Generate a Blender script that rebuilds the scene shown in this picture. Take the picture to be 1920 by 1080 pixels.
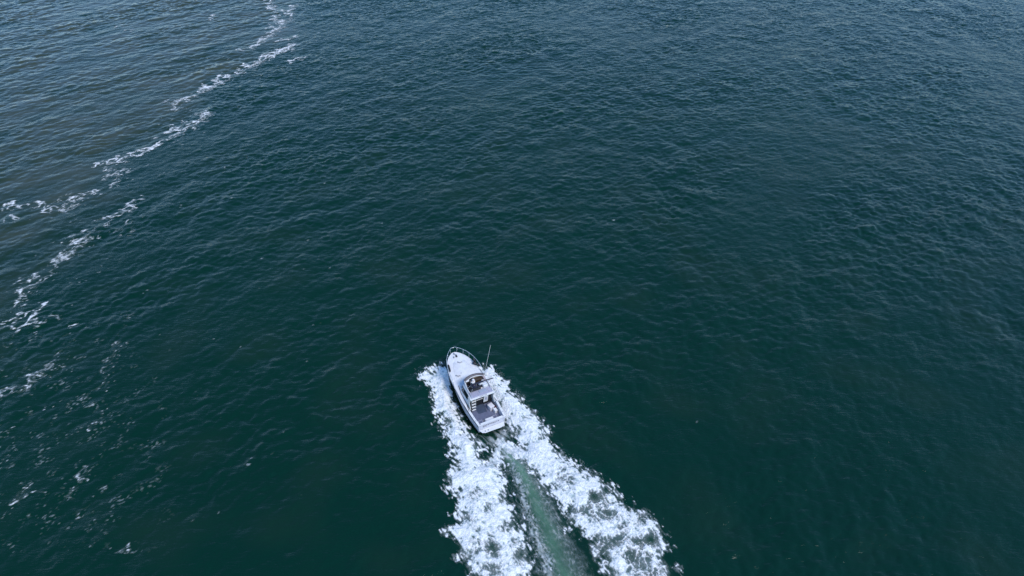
import bpy, bmesh, math
import numpy as np
from mathutils import Vector, Matrix

for o in list(bpy.data.objects):
    bpy.data.objects.remove(o)
S = bpy.context.scene
COL = S.collection
R = math.radians
PI = math.pi

# ------------------------------------------------------------------ camera
CAM_H, PITCH = 62.0, 40.0                      # drone height and downward tilt
cd = bpy.data.cameras.new('camera')
cd.sensor_width, cd.lens = 36.0, 24.0
cd.clip_start, cd.clip_end = 0.5, 30000.0
cam = bpy.data.objects.new('camera', cd)
COL.objects.link(cam)
cam.location = (0, 0, CAM_H)
cam.rotation_euler = (R(90 - PITCH), 0, 0)
S.camera = cam

# ------------------------------------------------------------------ sky and sun
SUN_EL, SUN_AZ = 50.0, 138.0                   # azimuth clockwise from +Y
w = bpy.data.worlds.new('World')
S.world = w
w.use_nodes = True
nt = w.node_tree
bg = nt.nodes['Background']
sky = nt.nodes.new('ShaderNodeTexSky')
sky.sky_type = 'NISHITA'
sky.sun_disc = False
sky.sun_elevation = R(SUN_EL)
sky.sun_rotation = R(SUN_AZ)
sky.air_density = 1.25
sky.dust_density = 0.0
sky.ozone_density = 10.0
nt.links.new(sky.outputs[0], bg.inputs[0])
bg.inputs[1].default_value = 0.15

sl = bpy.data.lights.new('sun', 'SUN')
sl.energy = 2.1
sl.angle = R(18)
sl.color = (1.0, 0.965, 0.92)
so = bpy.data.objects.new('sun', sl)
COL.objects.link(so)
sd = Vector((math.sin(R(SUN_AZ)) * math.cos(R(SUN_EL)), math.cos(R(SUN_AZ)) * math.cos(R(SUN_EL)), math.sin(R(SUN_EL))))
so.rotation_euler = sd.to_track_quat('Z', 'Y').to_euler()
so.location = (40, -20, 120)

S.view_settings.view_transform = 'Standard'
S.view_settings.look = 'None'
S.view_settings.exposure = 0.5
S.view_settings.gamma = 1.0
S.view_settings.use_curve_mapping = False
S.render.engine = 'CYCLES'
S.cycles.max_bounces = 6
S.cycles.transparent_max_bounces = 12
S.cycles.caustics_reflective = False
S.cycles.caustics_refractive = False

# ------------------------------------------------------------------ materials
def mat(name, col, rough=0.5, metal=0.0, var=0.08, scale=3.0, spec=0.5, bump=0.0):
    m = bpy.data.materials.new(name)
    m.use_nodes = True
    n, l = m.node_tree.nodes, m.node_tree.links
    p = n['Principled BSDF']
    p.inputs['Roughness'].default_value = rough
    p.inputs['Metallic'].default_value = metal
    p.inputs['Specular IOR Level'].default_value = spec
    tc = n.new('ShaderNodeTexCoord')
    nz = n.new('ShaderNodeTexNoise')
    nz.inputs['Scale'].default_value = scale
    nz.inputs['Detail'].default_value = 6
    l.new(tc.outputs['Object'], nz.inputs['Vector'])
    r = n.new('ShaderNodeValToRGB')
    r.color_ramp.elements[0].position, r.color_ramp.elements[1].position = 0.3, 0.7
    r.color_ramp.elements[0].color = (*[c * (1 - var) for c in col], 1)
    r.color_ramp.elements[1].color = (*[min(1, c * (1 + var * 0.6)) for c in col], 1)
    l.new(nz.outputs['Fac'], r.inputs['Fac'])
    l.new(r.outputs['Color'], p.inputs['Base Color'])
    if bump:
        b = n.new('ShaderNodeBump')
        b.inputs['Strength'].default_value = bump
        b.inputs['Distance'].default_value = 0.02
        l.new(nz.outputs['Fac'], b.inputs['Height'])
        l.new(b.outputs['Normal'], p.inputs['Normal'])
    return m

M_white = mat('white_gelcoat', (0.72, 0.72, 0.72), 0.3, var=0.08, scale=1.3)
M_deck = mat('white_deck', (0.68, 0.68, 0.69), 0.55, var=0.09, scale=2.5)
M_side = mat('shaded_gelcoat', (0.52, 0.52, 0.57), 0.3, var=0.12, scale=1.7)  # white gelcoat greyed for the weaker light on the hull sides
M_trim = mat('cream_trim', (0.66, 0.65, 0.62), 0.4, var=0.08)
M_black = mat('black_rubber', (0.012, 0.012, 0.014), 0.55, var=0.3)
M_glass = mat('dark_glass', (0.012, 0.022, 0.026), 0.08, var=0.2)
M_floor = mat('blue_grey_deck', (0.12, 0.135, 0.205), 0.7, var=0.15, scale=4)
M_hatch = mat('blue_hatch', (0.045, 0.065, 0.11), 0.7, var=0.15, scale=4)
M_lav = mat('grey_and_shaded_vinyl', (0.36, 0.36, 0.45), 0.55, var=0.12, scale=5)  # plain grey parts, and the shade painted onto the white bridge pad
M_taupe = mat('taupe_canvas', (0.20, 0.18, 0.185), 0.7, var=0.15, scale=6)
M_tauped = mat('dark_taupe', (0.045, 0.04, 0.045), 0.6, var=0.2)
M_brown = mat('brown_dash', (0.06, 0.04, 0.025), 0.5, var=0.3, scale=5)
M_pink = mat('beige_liner', (0.45, 0.38, 0.38), 0.6, var=0.1)
M_steel = mat('stainless_steel', (0.70, 0.73, 0.73), 0.25, metal=0.7, var=0.05)
M_antenna = mat('white_fibreglass', (0.75, 0.78, 0.76), 0.4, var=0.04)
M_navy = mat('navy_canvas', (0.01, 0.012, 0.03), 0.8, var=0.3, scale=8)
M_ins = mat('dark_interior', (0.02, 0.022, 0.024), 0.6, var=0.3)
M_grey = mat('grey_plastic', (0.30, 0.30, 0.33), 0.5, var=0.1)
M_skin = mat('skin', (0.42, 0.26, 0.19), 0.6, var=0.08)
M_shirt = mat('white_cotton', (0.72, 0.70, 0.70), 0.9, var=0.08, scale=8)
M_cap = mat('cream_cotton', (0.74, 0.70, 0.62), 0.9, var=0.06, scale=8)
M_cloth = mat('navy_cotton', (0.015, 0.02, 0.05), 0.9, var=0.2, scale=8)
M_short = mat('khaki_cotton', (0.16, 0.13, 0.09), 0.9, var=0.15, scale=8)
M_ink = mat('dark_lettering', (0.03, 0.03, 0.05), 0.5, var=0.1)
M_cool = mat('cooler_plastic', (0.66, 0.62, 0.62), 0.45, var=0.05)
M_red = mat('dark_red_plastic', (0.11, 0.02, 0.025), 0.5, var=0.2)

# ------------------------------------------------------------------ object helpers
def tag(o, label=None, cat=None, group=None, kind=None):
    if label: o['label'] = label
    if cat: o['category'] = cat
    if group: o['group'] = group
    if kind: o['kind'] = kind
    return o

def obj(name, bm, m, parent=None, smooth=False):
    me = bpy.data.meshes.new(name)
    bmesh.ops.recalc_face_normals(bm, faces=bm.faces)
    if smooth:
        for f in bm.faces: f.smooth = True
    bm.to_mesh(me)
    bm.free()
    me.materials.append(m)
    o = bpy.data.objects.new(name, me)
    COL.objects.link(o)
    if parent: o.parent = parent
    return o

def empty(name, loc=(0, 0, 0), rot=(0, 0, 0)):
    o = bpy.data.objects.new(name, None)
    o.location, o.rotation_euler = loc, rot
    COL.objects.link(o)
    return o

def box(bm, x0, x1, y0, y1, z0, z1, bev=0.0):
    t = bmesh.new()
    bmesh.ops.create_cube(t, size=1)
    bmesh.ops.scale(t, vec=(x1 - x0, y1 - y0, z1 - z0), verts=t.verts)
    bmesh.ops.translate(t, vec=((x0 + x1) / 2, (y0 + y1) / 2, (z0 + z1) / 2), verts=t.verts)
    if bev:
        bmesh.ops.bevel(t, geom=t.edges[:], offset=bev, segments=2, affect='EDGES', profile=0.5)
    merge(bm, t)
    return bm

def merge(bm, t, mx=None):
    if mx is not None: bmesh.ops.transform(t, matrix=mx, verts=t.verts)
    me = bpy.data.meshes.new('tmp')
    t.to_mesh(me); t.free()
    bm.from_mesh(me)
    bpy.data.meshes.remove(me)

def tube(bm, pts, r, n=6, r2=None, cap=True):
    pts = [Vector(p) for p in pts]
    rings = []
    for i, p in enumerate(pts):
        d = (pts[min(i + 1, len(pts) - 1)] - pts[max(i - 1, 0)]).normalized()
        a = d.orthogonal() if abs(d.z) > 0.9 else d.cross(Vector((0, 0, 1)))
        a.normalize()
        b = d.cross(a)
        rr = r if r2 is None else r + (r2 - r) * i / (len(pts) - 1)
        rings.append([bm.verts.new(p + (a * math.cos(2 * PI * k / n) + b * math.sin(2 * PI * k / n)) * rr) for k in range(n)])
    for A, B in zip(rings[:-1], rings[1:]):
        for k in range(n):
            bm.faces.new((A[k], A[(k + 1) % n], B[(k + 1) % n], B[k]))
    if cap:
        bm.faces.new(rings[0]); bm.faces.new(rings[-1][::-1])
    return bm

def strip(bm, rows, close=False):
    """quad grid through rows of points"""
    V = [[bm.verts.new(p) for p in row] for row in rows]
    for A, B in zip(V[:-1], V[1:]):
        n = len(A)
        for k in range(n if close else n - 1):
            bm.faces.new((A[k], A[(k + 1) % n], B[(k + 1) % n], B[k]))
    return V

def prism(bm, poly, z0, z1, bev=0.0):
    t = bmesh.new()
    lo = [t.verts.new((x, y, z0)) for x, y in poly]
    hi = [t.verts.new((x, y, z1)) for x, y in poly]
    n = len(poly)
    t.faces.new(lo[::-1]); t.faces.new(hi)
    for k in range(n):
        t.faces.new((lo[k], lo[(k + 1) % n], hi[(k + 1) % n], hi[k]))
    if bev:
        bmesh.ops.bevel(t, geom=t.edges[:], offset=bev, segments=2, affect='EDGES', profile=0.5)
    merge(bm, t)
    return bm

def ball(bm, c, r, sc=(1, 1, 1), u=10, v=7):
    t = bmesh.new()
    bmesh.ops.create_uvsphere(t, u_segments=u, v_segments=v, radius=r)
    bmesh.ops.scale(t, vec=sc, verts=t.verts)
    bmesh.ops.translate(t, vec=c, verts=t.verts)
    merge(bm, t)
    return bm

# ------------------------------------------------------------------ the lie of the boat (used by the water too)
BOAT_HEAD, TRIM, ROLL = 118.7, 3.0, 4.4
BM = Matrix.Rotation(R(BOAT_HEAD), 3, 'Z') @ Matrix.Rotation(R(-TRIM), 3, 'Y') @ Matrix.Rotation(R(ROLL), 3, 'X')
BO = Vector((-2.23, 49.2, 1.15)) - BM @ Vector((0, 0, 1.15))

# ------------------------------------------------------------------ sea: numeric helpers
rng = np.random.default_rng(11)

def fft_noise(ny, nx, dx, lam, width=0.45, aniso=None, seed=0):
    """unit-variance noise of wavelength lam; aniso=(angle, stretch) draws features out along that angle"""
    r_ = np.random.default_rng(seed)
    kx = np.fft.rfftfreq(nx, dx)[None, :]
    ky = np.fft.fftfreq(ny, dx)[:, None]
    if aniso:
        a, s = aniso
        u = kx * math.cos(a) + ky * math.sin(a)
        v = -kx * math.sin(a) + ky * math.cos(a)
        k = np.sqrt((u * s) ** 2 + v ** 2)
    else:
        k = np.sqrt(kx ** 2 + ky ** 2)
    H = np.exp(-((np.log(np.maximum(k, 1e-6) * lam)) ** 2) / (2 * width ** 2))
    f = np.fft.irfft2(np.fft.rfft2(r_.standard_normal((ny, nx))) * H, s=(ny, nx))
    return (f / f.std()).astype(np.float32)

def sstep(a, b, x):
    t = np.clip((x - a) / (b - a), 0, 1)
    return t * t * (3 - 2 * t)

def bil(field, fx, fy):
    ny, nx = field.shape
    fx = np.clip(fx, 0, nx - 1.001); fy = np.clip(fy, 0, ny - 1.001)
    ix, iy = fx.astype(int), fy.astype(int)
    tx, ty = fx - ix, fy - iy
    return (field[iy, ix] * (1 - tx) * (1 - ty) + field[iy, ix + 1] * tx * (1 - ty)
            + field[iy + 1, ix] * (1 - tx) * ty + field[iy + 1, ix + 1] * tx * ty)

_p = R(PITCH)
def ground(px, py, z=0.0):
    """sea-level point where the survey photo shows pixel (px, py)"""
    dx_, dy_, dz_ = px - 960, math.cos(_p) * 1280 + math.sin(_p) * (540 - py), -math.sin(_p) * 1280 + math.cos(_p) * (540 - py)
    t = (z - CAM_H) / dz_
    return (dx_ * t, dy_ * t)

def poly_sd(X, Y, pts):
    """signed distance (positive inside) to a polygon"""
    d = np.full(X.shape, 1e9, np.float32)
    ins = np.zeros(X.shape, bool)
    n = len(pts)
    for i in range(n):
        (x0, y0), (x1, y1) = pts[i], pts[(i + 1) % n]
        ex, ey = x1 - x0, y1 - y0
        t = np.clip(((X - x0) * ex + (Y - y0) * ey) / (ex * ex + ey * ey + 1e-9), 0, 1)
        d = np.minimum(d, np.hypot(X - x0 - t * ex, Y - y0 - t * ey))
        c = (y0 > Y) != (y1 > Y)
        ins ^= c & (X < (x1 - x0) * (Y - y0) / ((y1 - y0) if y1 != y0 else 1e-9) + x0)
    return np.where(ins, d, -d)

def line_d(X, Y, pts):
    d = np.full(X.shape, 1e9, np.float32)
    for (x0, y0), (x1, y1) in zip(pts[:-1], pts[1:]):
        ex, ey = x1 - x0, y1 - y0
        t = np.clip(((X - x0) * ex + (Y - y0) * ey) / (ex * ex + ey * ey + 1e-9), 0, 1)
        d = np.minimum(d, np.hypot(X - x0 - t * ex, Y - y0 - t * ey))
    return d

G = lambda L: [ground(*p) for p in L]

# the shapes of the wake and of the tidal front on the sea
WK_PORT = G([(840, 686), (815, 690), (790, 702), (806, 722), (818, 745), (817, 772), (838, 806), (846, 836), (858, 868), (846, 884), (838, 904), (857, 924),
             (861, 952), (857, 984), (838, 994), (856, 1010), (861, 1040), (880, 1065), (905, 1110), (930, 1180), (1040, 1180), (1012, 1110), (1000, 1080),
             (990, 1022), (972, 984), (956, 945), (949, 905), (938, 868), (934, 840), (925, 861), (908, 867), (893, 856), (903, 845), (900, 828), (885, 816), (869, 812),
             (867, 788), (864, 772), (854, 764), (848, 750), (847, 728), (864, 728), (858, 690)])
WK_STBD = G([(900, 690), (922, 692), (934, 704), (958, 738), (985, 760), (1005, 782), (1020, 802), (1031, 828), (1044, 846), (1064, 864), (1106, 888), (1152, 918), (1169, 944),
             (1210, 966), (1236, 988), (1249, 1014), (1246, 1046), (1262, 1062), (1268, 1110), (1290, 1180), (1170, 1180), (1135, 1080), (1118, 1040), (1104, 1012), (1088, 996),
             (1066, 986), (1054, 944), (1034, 928), (1012, 896), (992, 876), (966, 856), (944, 832), (956, 831), (980, 842), (970, 820), (956, 798), (940, 780), (920, 740)])
WK_MID = G([(930, 822), (944, 824), (962, 850), (990, 885), (1018, 935), (1042, 975), (1062, 1030), (1085, 1080), (1110, 1180), (1052, 1180), (1030, 1080), (1010, 1022),
            (994, 980), (978, 935), (955, 868), (934, 836)])
WK_RIB_P = G([(940, 838), (958, 862), (972, 900), (984, 945), (998, 985), (1014, 1030), (1036, 1090), (1060, 1180)])
WK_RIB_S = G([(952, 836), (975, 860), (1004, 905), (1030, 955), (1050, 1000), (1072, 1050), (1092, 1090), (1120, 1180)])
WK_CORE = G([(950, 842), (975, 880), (1000, 930), (1020, 980), (1045, 1040), (1062, 1085), (1090, 1180)])

FRONT = [  # polyline, half width in metres, strength
    ([(556, 84), (520, 99), (480, 119), (440, 139), (405, 158), (370, 175), (330, 192)], 2.0, 1.0),
    ([(550, 10), (540, 38), (512, 62), (490, 78), (470, 92)], 2.0, 0.88),
    ([(556, 70), (530, 76)], 1.4, 1.0),
    ([(500, -5), (520, 28), (512, 52)], 1.6, 0.8),
    ([(490, 85), (450, 95)], 0.9, 0.75),
    ([(525, 92), (548, 96)], 1.8, 0.7),
    ([(566, 108), (556, 115)], 1.2, 1.0),
    ([(392, 213), (365, 232), (340, 247), (312, 262)], 2.2, 0.92),
    ([(345, 220), (335, 240)], 0.7, 0.9),
    ([(318, 258), (290, 276), (262, 288), (228, 298), (190, 303)], 1.1, 1.1),
    ([(232, 300), (205, 312), (215, 330)], 1.7, 0.75),
    ([(280, 308), (250, 318), (225, 322)], 0.7, 0.7),
    ([(330, 202), (350, 205)], 0.4, 0.7),
    ([(225, 48), (250, 58)], 0.7, 0.7), ([(300, 45), (285, 55)], 0.8, 0.6),
    ([(404, 28), (398, 36)], 1.0, 0.8),
    ([(215, 346), (190, 360), (150, 366), (130, 378)], 1.5, 0.85),
    ([(150, 380), (120, 396)], 1.4, 0.8),
    ([(105, 394), (70, 386), (40, 385), (0, 391)], 0.8, 0.95),
    ([(150, 360), (95, 382)], 0.5, 0.6),
    ([(35, 414), (0, 416)], 0.35, 0.9),
    ([(262, 372), (228, 400), (205, 410)], 0.7, 0.85),
    ([(200, 415), (170, 435), (140, 455), (118, 475)], 1.0, 0.8),
    ([(172, 440), (145, 466), (125, 482), (104, 492)], 1.8, 0.82),
    ([(240, 415), (242, 440)], 0.8, 0.62),
    ([(105, 490), (90, 520), (70, 528)], 1.0, 0.72),
    ([(70, 525), (52, 545), (30, 572)], 1.7, 0.72),
    ([(88, 570), (70, 582), (54, 596)], 0.6, 1.3),
    ([(54, 594), (52, 606), (62, 612)], 0.5, 1.3),
    ([(54, 586), (25, 598), (0, 609)], 0.6, 1.2),
    ([(60, 613), (25, 612), (0, 618)], 0.6, 1.2),
    ([(112, 590), (84, 600)], 0.9, 0.75),
    ([(170, 615), (145, 624), (110, 630)], 0.7, 0.6),
    ([(104, 672), (78, 700)], 1.0, 0.66),
    ([(80, 702), (48, 724), (0, 742)], 0.9, 0.85),
    ([(130, 690), (95, 700)], 0.7, 0.6),
    ([(60, 720), (100, 702)], 0.6, 0.66),
    ([(225, 650), (205, 690), (195, 725)], 1.1, 0.58),
    ([(188, 760), (183, 800)], 1.0, 0.62),
    ([(70, 770), (40, 780)], 0.6, 0.7), ([(80, 770), (65, 800)], 0.8, 0.55),
    ([(28, 840), (5, 855)], 1.0, 0.68), ([(20, 815), (0, 825)], 0.6, 0.6),
    ([(165, 878), (145, 895)], 0.6, 0.85),
    ([(45, 905), (75, 930)], 1.2, 0.62), ([(68, 930), (85, 935)], 0.7, 0.75), ([(145, 925), (165, 955), (180, 985)], 0.8, 0.58),
    ([(252, 1020), (246, 1030)], 0.55, 0.95), ([(175, 1025), (195, 1035)], 0.5, 0.8), ([(140, 1018), (155, 1022)], 0.5, 0.7),
    ([(20, 950), (60, 985), (70, 1010)], 1.6, 0.42), ([(210, 910), (225, 935)], 0.6, 0.5),
]
EDGE = G([(575, -40), (556, 84), (480, 122), (400, 172), (330, 235), (235, 315), (180, 390), (110, 490), (50, 560), (0, 640), (-60, 760)])   # right edge of the murky water

# ------------------------------------------------------------------ sea surface
DX = 0.275
NX = 1152
LX = NX * DX                                       # 316.8 m
Y0, NYF = 20.0, 736
YS = Y0 + np.arange(NYF) * DX
XS = (np.arange(NX) - NX / 2) * DX

def wave_field(comps, seed, n=NX, d=DX, lam_min=0.9):
    """height and choppy displacement from (peak wavelength, direction deg, spread power, height) systems"""
    r_ = np.random.default_rng(seed)
    kx = 2 * PI * np.fft.fftfreq(n, d)[None, :]
    ky = 2 * PI * np.fft.fftfreq(n, d)[:, None]
    k = np.sqrt(kx ** 2 + ky ** 2); k[0, 0] = 1
    th = np.arctan2(ky, kx)
    A = np.zeros((n, n))
    for lam, ang, sp, hs, tail in comps:
        kp = 2 * PI / lam
        E = k ** (-tail) * np.exp(-1.25 * (kp / k) ** 2)
        E = E * (np.abs(np.cos((th - R(ang)) / 2)) ** (2 * sp) + 0.04)
        E[k > 2 * PI / lam_min] = 0
        E[0, 0] = 0
        a = np.sqrt(E)
        A += a * (hs / (4 * np.sqrt((a ** 2).sum())))
    ph = (r_.standard_normal((n, n)) + 1j * r_.standard_normal((n, n))) * A * n * n
    h = np.fft.ifft2(ph).real
    cx = np.fft.ifft2(-1j * ph * kx / k).real
    cy = np.fft.ifft2(-1j * ph * ky / k).real
    return h.astype(np.float32), cx.astype(np.float32), cy.astype(np.float32)

hA, cxA, cyA = wave_field([(10.0, -38, 7, 0.17, 4.8), (6.5, 200, 7, 0.085, 4.6), (2.8, -74, 4, 0.045, 4.2), (1.15, -84, 3, 0.088, 3.2)], 3, lam_min=0.55)
hB, cxB, cyB = wave_field([(11.0, -48, 9, 0.21, 4.6), (4.2, -62, 5, 0.12, 4.2), (1.5, -75, 3, 0.06, 3.4)], 5, lam_min=0.6)

XX, YY = np.meshgrid(XS, YS)
XX = XX.astype(np.float32); YY = YY.astype(np.float32)
# distance left of the front: positive in the murky water
ed = poly_sd(XX, YY, EDGE + [(-400, EDGE[-1][1]), (-400, EDGE[0][1])])
wob = fft_noise(NYF, NX, DX, 22, 0.6, seed=21)
wob2 = fft_noise(NYF, NX, DX, 9, 0.6, (R(35), 2.5), seed=22)
LEFT = sstep(-4, 10, ed + 1.5 * wob)
near_fade = sstep(62, 105, YY)                     # the murk thins out towards the near left
MURK = LEFT * (0.35 + 0.65 * near_fade) * np.clip(0.66 + 0.20 * wob + 0.10 * wob2, 0, 1)
MURK = MURK + 0.04 * np.clip(wob, 0, 2) * (1 - LEFT)

def sysmix(a, b):
    t = LEFT * 0.85
    return a[:NYF] * (1 - t) + b[:NYF] * t
h = sysmix(hA, hB); CX = sysmix(cxA, cxB); CY = sysmix(cyA, cyB)

# patches of calmer and rougher water
gust = fft_noise(NYF, NX, DX, 45, 0.6, (R(40), 1.8), seed=31)
amp = np.clip(0.92 + 0.22 * gust, 0.5, 1.4)
h *= amp

# the wake's own relief
bx, by = BO.x, BO.y
ca, sa = math.cos(R(BOAT_HEAD)), math.sin(R(BOAT_HEAD))
LXB = (XX - bx) * ca + (YY - by) * sa               # along the boat, forward
LYB = -(XX - bx) * sa + (YY - by) * ca              # to port
sdP = poly_sd(XX, YY, WK_PORT); sdS = poly_sd(XX, YY, WK_STBD); sdM = poly_sd(XX, YY, WK_MID)
near = np.exp(-np.clip(-LXB, 0, 99) / 16)
relief = 0.55 * near * (sstep(0, 2.0, sdP) + sstep(0, 2.0, sdS)) * sstep(11, 8.5, LXB)
hull = sstep(2.7, 1.3, np.abs(LYB) + 0.06 * np.clip(LXB - 4, 0, 9) ** 2) * sstep(-1.0, 0.5, LXB) * sstep(12, 9, LXB)
relief -= 0.42 * hull
trough = np.exp(-((LXB + 2.2) / 2.4) ** 2) * np.exp(-(LYB / 1.9) ** 2)
relief -= 0.35 * trough
relief += 0.30 * np.exp(-((LXB + 7) / 4.5) ** 2) * sstep(-0.6, 0.8, sdM)
out_d = np.clip(-np.maximum(sdP, sdS), 0, 99)          # shoulders running off beside the foam
relief += 0.075 * np.cos(2 * PI * (out_d - 0.35) / 1.9) * np.exp(-out_d / 2.4) * near * sstep(0, 0.5, out_d) * (np.abs(LYB) > 2.0)
wakeMask = np.clip(sstep(-1.5, 1.5, np.maximum(np.maximum(sdP, sdS), sdM)), 0, 1)
h = h * (1 - 0.45 * wakeMask) + relief
CX *= 0.6; CY *= 0.6
CX *= (1 - 0.6 * wakeMask); CY *= (1 - 0.6 * wakeMask)

# aerated, milky green water
core = line_d(XX, YY, WK_CORE)
fade = 0.42 + 0.58 * np.exp(-np.clip(-LXB - 3.2, 0, 99) / 3.5)
AER = 0.20 * sstep(-0.2, 0.8, sdM) * fade
AER = np.maximum(AER, 0.95 * np.exp(-(core / (0.5 + 0.035 * np.clip(-LXB, 0, 30))) ** 2) * sstep(-1.4, -3.2, LXB) * fade)
AER = np.maximum(AER, 0.07 * sstep(-0.3, 1.2, np.maximum(sdP, sdS)))
AER *= (1 - 0.9 * np.exp(-((LXB + 2.0) / 1.6) ** 2) * np.exp(-((LYB) / 2.2) ** 2) * 0.6)
AER = np.clip(AER * (1 + 0.10 * fft_noise(NYF, NX, DX, 1.8, 0.6, (R(BOAT_HEAD), 3), seed=41)), 0, 1)

def far_rows():
    f, s, y = [], DX * 1.5, YS[-1]
    while y < 14000:
        y += s; s *= 1.22; f.append(y)
    b, s, y = [], DX * 2, Y0
    while y > -3000:
        y -= s; s *= 1.3; b.append(y)
    return np.array(b[::-1]), np.array(f)
yb, yf = far_rows()
def far_cols():
    f, s, x = [], DX * 1.5, XS[-1]
    while x < 9000:
        x += s; s *= 1.25; f.append(x)
    return np.array(f)
xr = far_cols(); xl = XS[0] - (xr - XS[-1]); xl = xl[::-1]
AX = np.concatenate([xl, XS, xr]); AY = np.concatenate([yb, YS, yf])
nb, nf_, nl, nr = len(yb), len(yf), len(xl), len(xr)

def pad(a, falloff=True):
    p = np.pad(a, ((nb, nf_), (nl, nr)), mode='edge')
    if falloff:
        wy = np.ones(len(AY)); wy[:nb] = np.linspace(0, 1, nb) ** 6; wy[nb + NYF:] = np.linspace(1, 0, nf_) ** 6
        wx = np.ones(len(AX)); wx[:nl] = np.linspace(0, 1, nl) ** 6; wx[nl + NX:] = np.linspace(1, 0, nr) ** 6
        p = p * wy[:, None] * wx[None, :]
    return p.astype(np.float32)

PX, PY = np.meshgrid(AX, AY)
V = np.stack([PX + pad(CX), PY + pad(CY), pad(h)], -1).reshape(-1, 3).astype(np.float32)
ny, nx = PX.shape
I = np.arange(ny * nx).reshape(ny, nx)
Fq = np.stack([I[:-1, :-1], I[:-1, 1:], I[1:, 1:], I[1:, :-1]], -1).reshape(-1, 4).astype(np.int32)

def np_mesh(name, V, Fq, attrs, m):
    me = bpy.data.meshes.new(name)
    me.vertices.add(len(V)); me.vertices.foreach_set('co', V.ravel().astype(np.float32))
    me.loops.add(Fq.size); me.loops.foreach_set('vertex_index', Fq.ravel().astype(np.int32))
    me.polygons.add(len(Fq))
    me.polygons.foreach_set('loop_start', (np.arange(len(Fq)) * 4).astype(np.int32))
    me.polygons.foreach_set('use_smooth', np.ones(len(Fq), bool))
    for k, a in attrs.items():
        at = me.attributes.new(k, 'FLOAT', 'POINT'); at.data.foreach_set('value', a.ravel().astype(np.float32))
    me.update(calc_edges=True)
    me.materials.append(m)
    o = bpy.data.objects.new(name, me); COL.objects.link(o)
    return o

def water_material():
    m = bpy.data.materials.new('sea_water'); m.use_nodes = True
    n, l = m.node_tree.nodes, m.node_tree.links
    p = n['Principled BSDF']
    p.inputs['IOR'].default_value = 1.333
    p.inputs['Roughness'].default_value = 0.07
    tc = n.new('ShaderNodeTexCoord')
    def attr(k):
        a = n.new('ShaderNodeAttribute'); a.attribute_name = k; return a.outputs['Fac']
    def mix(f, a, b):
        x = n.new('ShaderNodeMix'); x.data_type = 'RGBA'
        if hasattr(f, 'node'): l.new(f, x.inputs[0])
        else: x.inputs[0].default_value = f
        for s_, v in ((x.inputs[6], a), (x.inputs[7], b)):
            if hasattr(v, 'node'): l.new(v, s_)
            else: s_.default_value = (*v, 1)
        return x.outputs[2]
    def noise(scale, det, sx=1, sy=1, ang=0, rough=0.5):
        mp = n.new('ShaderNodeMapping'); mp.inputs['Rotation'].default_value = (0, 0, R(ang)); mp.inputs['Scale'].default_value = (sx, sy, 1)
        l.new(tc.outputs['Object'], mp.inputs['Vector'])
        z = n.new('ShaderNodeTexNoise'); z.inputs['Scale'].default_value = scale; z.inputs['Detail'].default_value = det; z.inputs['Roughness'].default_value = rough
        l.new(mp.outputs[0], z.inputs['Vector'])
        return z.outputs['Fac']
    # large drifting tints of the deep water
    tint = noise(0.035, 3)
    deep = mix(tint, (0.0000, 0.0195, 0.0098), (0.0000, 0.0240, 0.0114))
    murk = mix(attr('murk'), deep, (0.040, 0.053, 0.031))
    aer = mix(attr('aer'), murk, (0.150, 0.300, 0.195))
    l.new(aer, p.inputs['Base Color'])
    # ripples
    r1 = noise(1.8, 5, 0.75, 2.2, 7, 0.60)
    r2 = noise(3.4, 3, 0.8, 2.2, -9, 0.6)
    ad = n.new('ShaderNodeMath'); ad.operation = 'MULTIPLY_ADD'
    l.new(r2, ad.inputs[0]); ad.inputs[1].default_value = 0.22; l.new(r1, ad.inputs[2])
    b = n.new('ShaderNodeBump'); b.inputs['Distance'].default_value = 0.085
    g = noise(0.045, 4, 0.7, 1.6, 25, 0.6)               # gusts and slicks
    gr = n.new('ShaderNodeMapRange'); gr.inputs[1].default_value = 0.30; gr.inputs[2].default_value = 0.70; gr.inputs[3].default_value = 0.50; gr.inputs[4].default_value = 1.0
    l.new(g, gr.inputs[0])
    mk = n.new('ShaderNodeMath'); mk.operation = 'MULTIPLY_ADD'; mk.inputs[1].default_value = -0.65; mk.inputs[2].default_value = 1.0
    l.new(attr('murk'), mk.inputs[0])                    # the murky water lies smoother
    ml = n.new('ShaderNodeMath'); ml.operation = 'MULTIPLY'; l.new(gr.outputs[0], ml.inputs[0]); l.new(mk.outputs[0], ml.inputs[1])
    l.new(ml.outputs[0], b.inputs['Strength'])
    l.new(ad.outputs[0], b.inputs['Height'])
    l.new(b.outputs['Normal'], p.inputs['Normal'])
    return m

water = np_mesh('water', V, Fq, {'murk': pad(MURK), 'aer': pad(AER)}, water_material())
tag(water, 'dark teal sea ruffled by small wind waves', None, kind='structure')

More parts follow.
